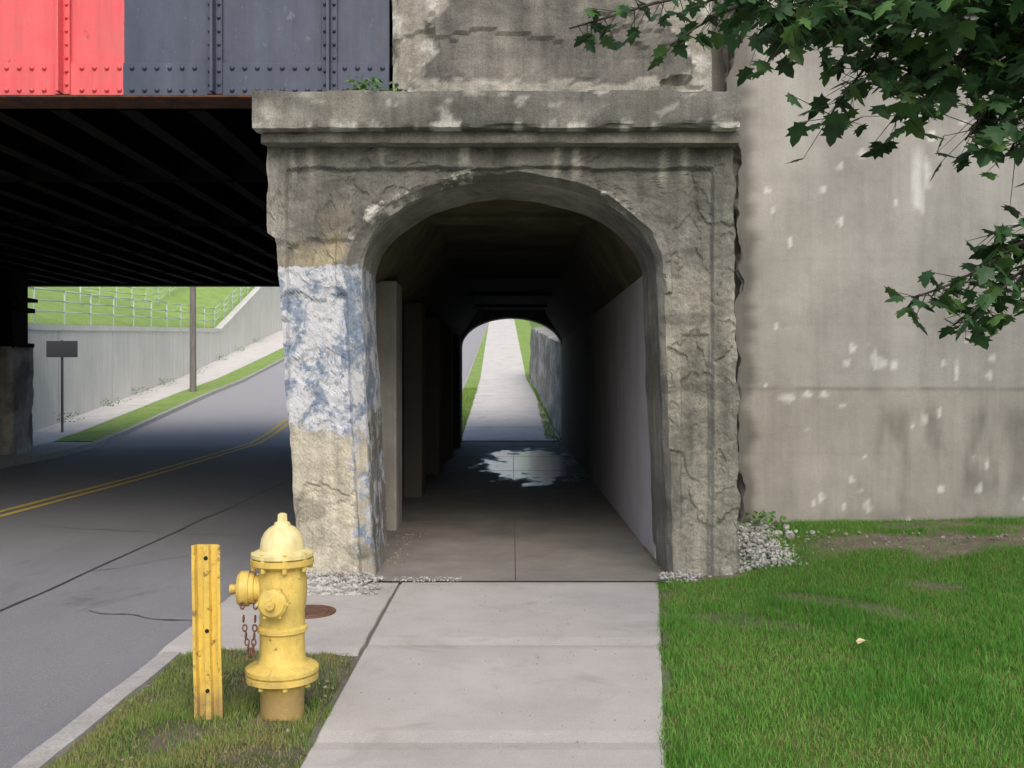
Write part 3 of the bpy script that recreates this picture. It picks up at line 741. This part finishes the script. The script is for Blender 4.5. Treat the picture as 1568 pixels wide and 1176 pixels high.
# ------------------------------------------------------------ gravel / rubble
Mg=Mt('gravel_stone',.9); Mg.col(Mg.mix((.56,.55,.53),(.30,.29,.27),Mg.map(Mg.noise(14,1,.5),.4,.6)))
Mg2=Mt('pebble_stone',.9); Mg2.col(Mg2.mix((.33,.31,.27),(.20,.18,.15),Mg2.map(Mg2.noise(14,1,.5),.4,.6)))
ico=[(0,0,1)]+[(.894*math.cos(a),.894*math.sin(a),.447) for a in [i*1.2566 for i in range(5)]]+[(.894*math.cos(a),.894*math.sin(a),-.447) for a in [i*1.2566+.628 for i in range(5)]]+[(0,0,-1)]
icf=[(0,1,2),(0,2,3),(0,3,4),(0,4,5),(0,5,1),(1,6,2),(2,6,7),(2,7,3),(3,7,8),(3,8,4),(4,8,9),(4,9,5),(5,9,10),(5,10,1),(1,10,6),(11,7,6),(11,8,7),(11,9,8),(11,10,9),(11,6,10)]
def stones(name,pts,mat):
    v=[];f=[]
    for (x,y,z,r) in pts:
        b0=len(v); R=Matrix.Rotation(random.uniform(0,6),3,'Z')@Matrix.Rotation(random.uniform(0,6),3,'X'); s=(random.uniform(.7,1.3),random.uniform(.6,1.1),random.uniform(.5,.9))
        for p in ico:
            q=R@Vector((p[0]*s[0],p[1]*s[1],p[2]*s[2]))*r*random.uniform(.85,1.15); v.append((x+q.x,y+q.y,z+q.z))
        f+=[tuple(b0+i for i in t) for t in icf]
    return mesh_obj(name,v,f,mat)
P=[]
for i in range(3000):
    x=random.uniform(-2.03,-1.0); y=random.uniform(7.40,8.02)
    if x>-1.25 and random.random()<(x+1.25)*4: continue
    P.append((x,y,.0+.06*sstep(7.4,8,y)*random.random()**.5*(.4+.6*sstep(-1.0,-1.3,x)),random.uniform(.006,.019)))
for i in range(200): P.append((random.uniform(-.95,-.4),random.gauss(7.97,.05),.006,random.uniform(.003,.009)))
for i in range(300):
    x=random.uniform(1.17,1.5); P.append((x,random.uniform(7.8,8.0),.01+.05*random.random(),random.uniform(.006,.018)))
for i in range(1500):
    x=random.gauss(2.05,.16); y=random.uniform(8.0,9.25)
    P.append((x,y,lawnz(x,y)+.06*random.random()*sstep(.35,0,abs(x-2.05)),random.uniform(.008,.024)))
for i in range(36):
    x=random.gauss(2.2,.18); y=random.uniform(8.6,9.2); P.append((x,y,lawnz(x,y)+.02,random.uniform(.025,.050)))
stones('gravel',P,Mg.m)
P=[(random.uniform(-1.9,-.92),random.uniform(3.6,5.8),.008,random.uniform(.004,.012)) for i in range(260)]
P+=[(random.uniform(-2.6,-2.1),random.uniform(3.6,8),-.118,random.uniform(.003,.008)) for i in range(120)]
P+=[(random.uniform(-.85,1.0),random.uniform(3.6,7.8),.002,random.uniform(.002,.005)) for i in range(140)]
P+=[(random.gauss(-1.05,.08),random.uniform(8.2,10.4),.004,random.uniform(.005,.014)) for i in range(120)]
P+=[(random.uniform(2.4,5),random.gauss(8.5,.25),.26,random.uniform(.008,.022)) for i in range(90)]
stones('pebbles',P,Mg2.m)
mesh_obj('pier_footing_strip',[(-2.0,7.4,-.012),(-.9,7.4,-.012),(-.9,8.2,-.012),(-2.0,8.2,-.012),(-2.0,26,-.012),(-1.6,26,-.012),(-1.6,8.2,-.012)],[(0,1,2,3),(3,6,5,4)],M_kerb)
# ------------------------------------------------------------ tree
M_leaf=leafy('maple_leaf',.45,.3); Mbark=Mt('bark',.95); Mbark.col(Mbark.mix((.10,.085,.07),(.05,.042,.035),Mbark.map(Mbark.noise(5,6,.8,sc=(5,5,.7)),.4,.6))); Mbark.bump(Mbark.noise(8,6,.8,sc=(5,5,.8)),.8,.03)
half=[(.10,.0),(.30,-.06),(.24,.12),(.52,.22),(.36,.36),(.50,.55),(.24,.55),(.20,.78),(0,1.05)]
outl=[(0,0)]+half+[(-x,y) for x,y in reversed(half[:-1])]
LV=[];LF=[];LC=[]
def leaf(p,size):
    az=random.uniform(0,2*math.pi); pitch=random.uniform(.1,1.0)
    d=Vector((math.cos(az)*math.cos(pitch),math.sin(az)*math.cos(pitch),-math.sin(pitch)))
    side=d.cross(Vector((random.uniform(-.5,.5),random.uniform(-.5,.5),1))).normalized(); nrm=side.cross(d).normalized()
    b0=len(LV); fold=random.uniform(.03,.12)
    LV.append(tuple(p+d*size*.38))
    g=random.uniform(.6,1.45); c=(.045*g,.105*g,.042*g) if random.random()<.72 else (.085*g,.17*g,.05*g)
    LC.append(c)
    for x,y in outl:
        q=p+d*size*y+side*size*x-nrm*size*(abs(x)*fold*2+ .12*y*y); LV.append(tuple(q)); LC.append(c)
    m=len(outl)
    for i in range(m): LF.append((b0,b0+1+i,b0+1+(i+1)%m))
tr=empty('maple_tree'); bb=MB()
def branch(pts,r0,r1,leafd=0,spread=.12,ls=(.075,.12),start=0):
    P=[Vector(p) for p in pts]
    Q=[]
    for a,b_ in zip(P[:-1],P[1:]):
        n=max(2,int((b_-a).length/.12))
        for i in range(n): Q.append(a.lerp(b_,i/n))
    Q.append(P[-1])
    Q=[q+noise.noise_vector(q*2.3)*.05 for q in Q]
    n=len(Q)
    for i in range(n-1):
        bb.tube(Q[i],Q[i+1],lerp(r0,r1,i/n),lerp(r0,r1,(i+1)/n),6)
        if leafd and i>=start*n:
            k=leafd*(Q[i+1]-Q[i]).length
            c=int(k)+(random.random()<k-int(k))
            for _ in range(c):
                off=Vector((random.gauss(0,spread),random.gauss(0,spread*1.2),random.gauss(-.03,spread*.65)))
                q=Q[i].lerp(Q[i+1],random.random())
                leaf(q+off,random.uniform(*ls))
                if off.length>.05: bb.tube(q,q+off,.0025,.0012,4)
tx,ty=5.0,4.9
branch([(tx,ty,-.1),(tx-.05,ty,1.5),(tx-.1,ty,3),(tx,ty+.1,4.6),(tx+.1,ty,6.2)],.22,.09)
K0=(tx-.1,ty,2.9); K1=(tx-.05,ty,3.5)
branch([K1,(4.0,4.75,3.75),(3.0,4.6,3.72),(2.0,4.5,3.58)],.07,.02,60,.16)
branch([(2.0,4.5,3.58),(1.2,4.5,3.42),(.62,4.5,3.30),(.24,4.5,3.20)],.016,.003,44,.055,(.06,.10),.1)
branch([(1.25,4.5,3.42),(.95,4.45,3.24),(.70,4.4,3.08)],.008,.003,50,.05,(.06,.10),.1)
branch([(1.6,4.5,3.48),(1.1,4.4,3.33),(.85,4.4,3.26)],.008,.003,60,.07,(.07,.10),.1)
branch([(1.9,4.5,3.56),(1.5,4.5,3.34),(1.15,4.45,3.14)],.012,.003,95,.08)
branch([(2.1,4.5,3.50),(1.6,4.5,3.26),(1.08,4.45,3.28)],.012,.003,110,.09)
branch([(2.4,4.5,3.62),(1.9,4.5,3.35),(1.62,4.5,3.05),(1.44,4.45,2.78)],.016,.003,95,.09,start=.15)
branch([(2.6,4.5,3.6),(2.2,4.5,3.2),(1.85,4.45,2.92),(1.68,4.4,2.74)],.016,.003,110,.10,start=.15)
branch([(3.0,4.6,3.65),(2.5,4.5,3.2),(2.15,4.45,2.86),(2.0,4.4,2.66)],.018,.003,120,.10,start=.15)
branch([(3.2,4.6,3.6),(2.7,4.5,3.1),(2.35,4.45,2.80),(2.2,4.4,2.62)],.018,.003,120,.10,start=.15)
branch([(2.9,4.7,3.9),(2.3,4.8,3.65),(1.7,4.85,3.50),(1.2,4.9,3.42)],.018,.004,150,.13)
branch([(3.2,4.3,3.7),(2.6,4.2,3.42),(2.1,4.2,3.28),(1.5,4.2,3.20)],.018,.004,160,.11)
branch([(3.2,4.7,3.5),(2.7,4.7,3.25),(2.2,4.7,3.2),(1.7,4.7,3.18)],.018,.004,170,.13)
branch([(3.2,4.5,3.4),(2.7,4.5,3.1),(2.3,4.5,3.05),(1.95,4.5,3.0)],.018,.004,130,.11)
branch([K0,(4.1,4.7,3.0),(3.2,4.5,2.75),(2.6,4.4,2.42)],.05,.014,40,.12,start=.4)
branch([(2.6,4.4,2.42),(2.25,4.35,2.20),(1.95,4.35,2.05),(1.74,4.35,1.95)],.010,.003,110,.06,(.065,.105))
branch([(2.5,4.4,2.38),(2.25,4.35,2.10),(2.05,4.35,1.95),(1.92,4.35,1.86)],.008,.003,100,.055,(.065,.105))
branch([(2.6,4.4,2.42),(2.4,4.4,2.3),(2.1,4.4,2.24)],.008,.003,80,.06,(.065,.105))
branch([(2.7,4.4,2.4),(2.5,4.35,2.2),(2.25,4.35,2.05)],.008,.003,90,.07,(.065,.105))
for i in range(22):
    a=random.uniform(0,2*math.pi); el=random.uniform(-.1,1.1); R=random.uniform(1.6,2.6)
    e=Vector((tx+1.0+R*math.cos(a)*math.cos(el),ty-.8+R*math.sin(a)*math.cos(el),5.2+R*.8*math.sin(el)))
    s=Vector((tx,ty,random.uniform(3.8,5.8)))
    branch([s,s.lerp(e,.5)+Vector((0,0,.25)),e],.04,.006,60,.24,(.09,.14),start=.3)
bb.build('trunk_and_limbs',Mbark.m,tr,smooth=True)
mesh_obj('leaves',LV,LF,M_leaf,tr,cols=LC)
def weed(name,x,y,z,n,s,h):
    global LV,LF,LC
    LV=[];LF=[];LC=[]
    for i in range(n):
        leaf(Vector((x+random.gauss(0,s),y+random.gauss(0,s),z+random.uniform(.02,h))),random.uniform(.03,.06))
    LC=[(c[0]*2.6,c[1]*2.3,c[2]*1.8) for c in LC]
    mesh_obj(name,LV,LF,M_leaf,cols=LC)
weed('weed_plant',-1.15,7.95,3.86,70,.07,.16); weed('weed_plant',-.97,8.1,3.86,40,.05,.12)
weed('weed_plant',2.3,9.1,.27,60,.1,.14); weed('weed_plant',2.0,9.2,.25,30,.06,.1)
weed('weed_plant',1.15,25.0,.0,60,.07,.2)
for i,y in enumerate((30,34,37.5,41,46,52,57,63)): weed('weed_plant',WX(y)+.25,y,base(y)+.02,90,.25,.30)
weed('weed_plant',-1.55,3.95,.0,30,.06,.04)
lfv=[(2.02,5.80,.06),(2.06,5.79,.085),(2.085,5.81,.08),(2.075,5.84,.075),(2.04,5.845,.085),(2.015,5.83,.07)]
Mfl=Mt('dry_leaf',.7); Mfl.col((.72,.62,.34)); mesh_obj('fallen_leaf',lfv,[(0,1,2,3,4,5)],Mfl.m)
# ------------------------------------------------------------ light, world, camera
EL,AZ=42,168
W=bpy.data.worlds.new('World'); S.world=W; W.use_nodes=True
nt=W.node_tree; sky=nt.nodes.new('ShaderNodeTexSky'); sky.sky_type='NISHITA'; sky.sun_disc=False
sky.sun_elevation=math.radians(EL); sky.sun_rotation=math.radians(AZ); sky.air_density=1; sky.dust_density=4; sky.ozone_density=1
nt.links.new(sky.outputs[0],nt.nodes['Background'].inputs[0]); nt.nodes['Background'].inputs[1].default_value=.15
sl=bpy.data.lights.new('sun','SUN'); sl.energy=1.5; sl.angle=math.radians(45); sl.color=(1,.96,.9)
so=link(bpy.data.objects.new('sun',sl))
el,az=math.radians(EL),math.radians(AZ)
sd=Vector((math.sin(az)*math.cos(el),math.cos(az)*math.cos(el),math.sin(el)))
so.rotation_euler=sd.to_track_quat('Z','Y').to_euler()
cd=bpy.data.cameras.new('camera'); cd.lens=35; cd.sensor_width=36; cd.clip_end=3000; cd.clip_start=.05
co=link(bpy.data.objects.new('camera',cd)); co.location=(0,0,1.6); co.rotation_euler=(math.radians(90-.225),0,0)
S.camera=co
S.view_settings.view_transform='Standard'; S.view_settings.look='None'; S.view_settings.exposure=0
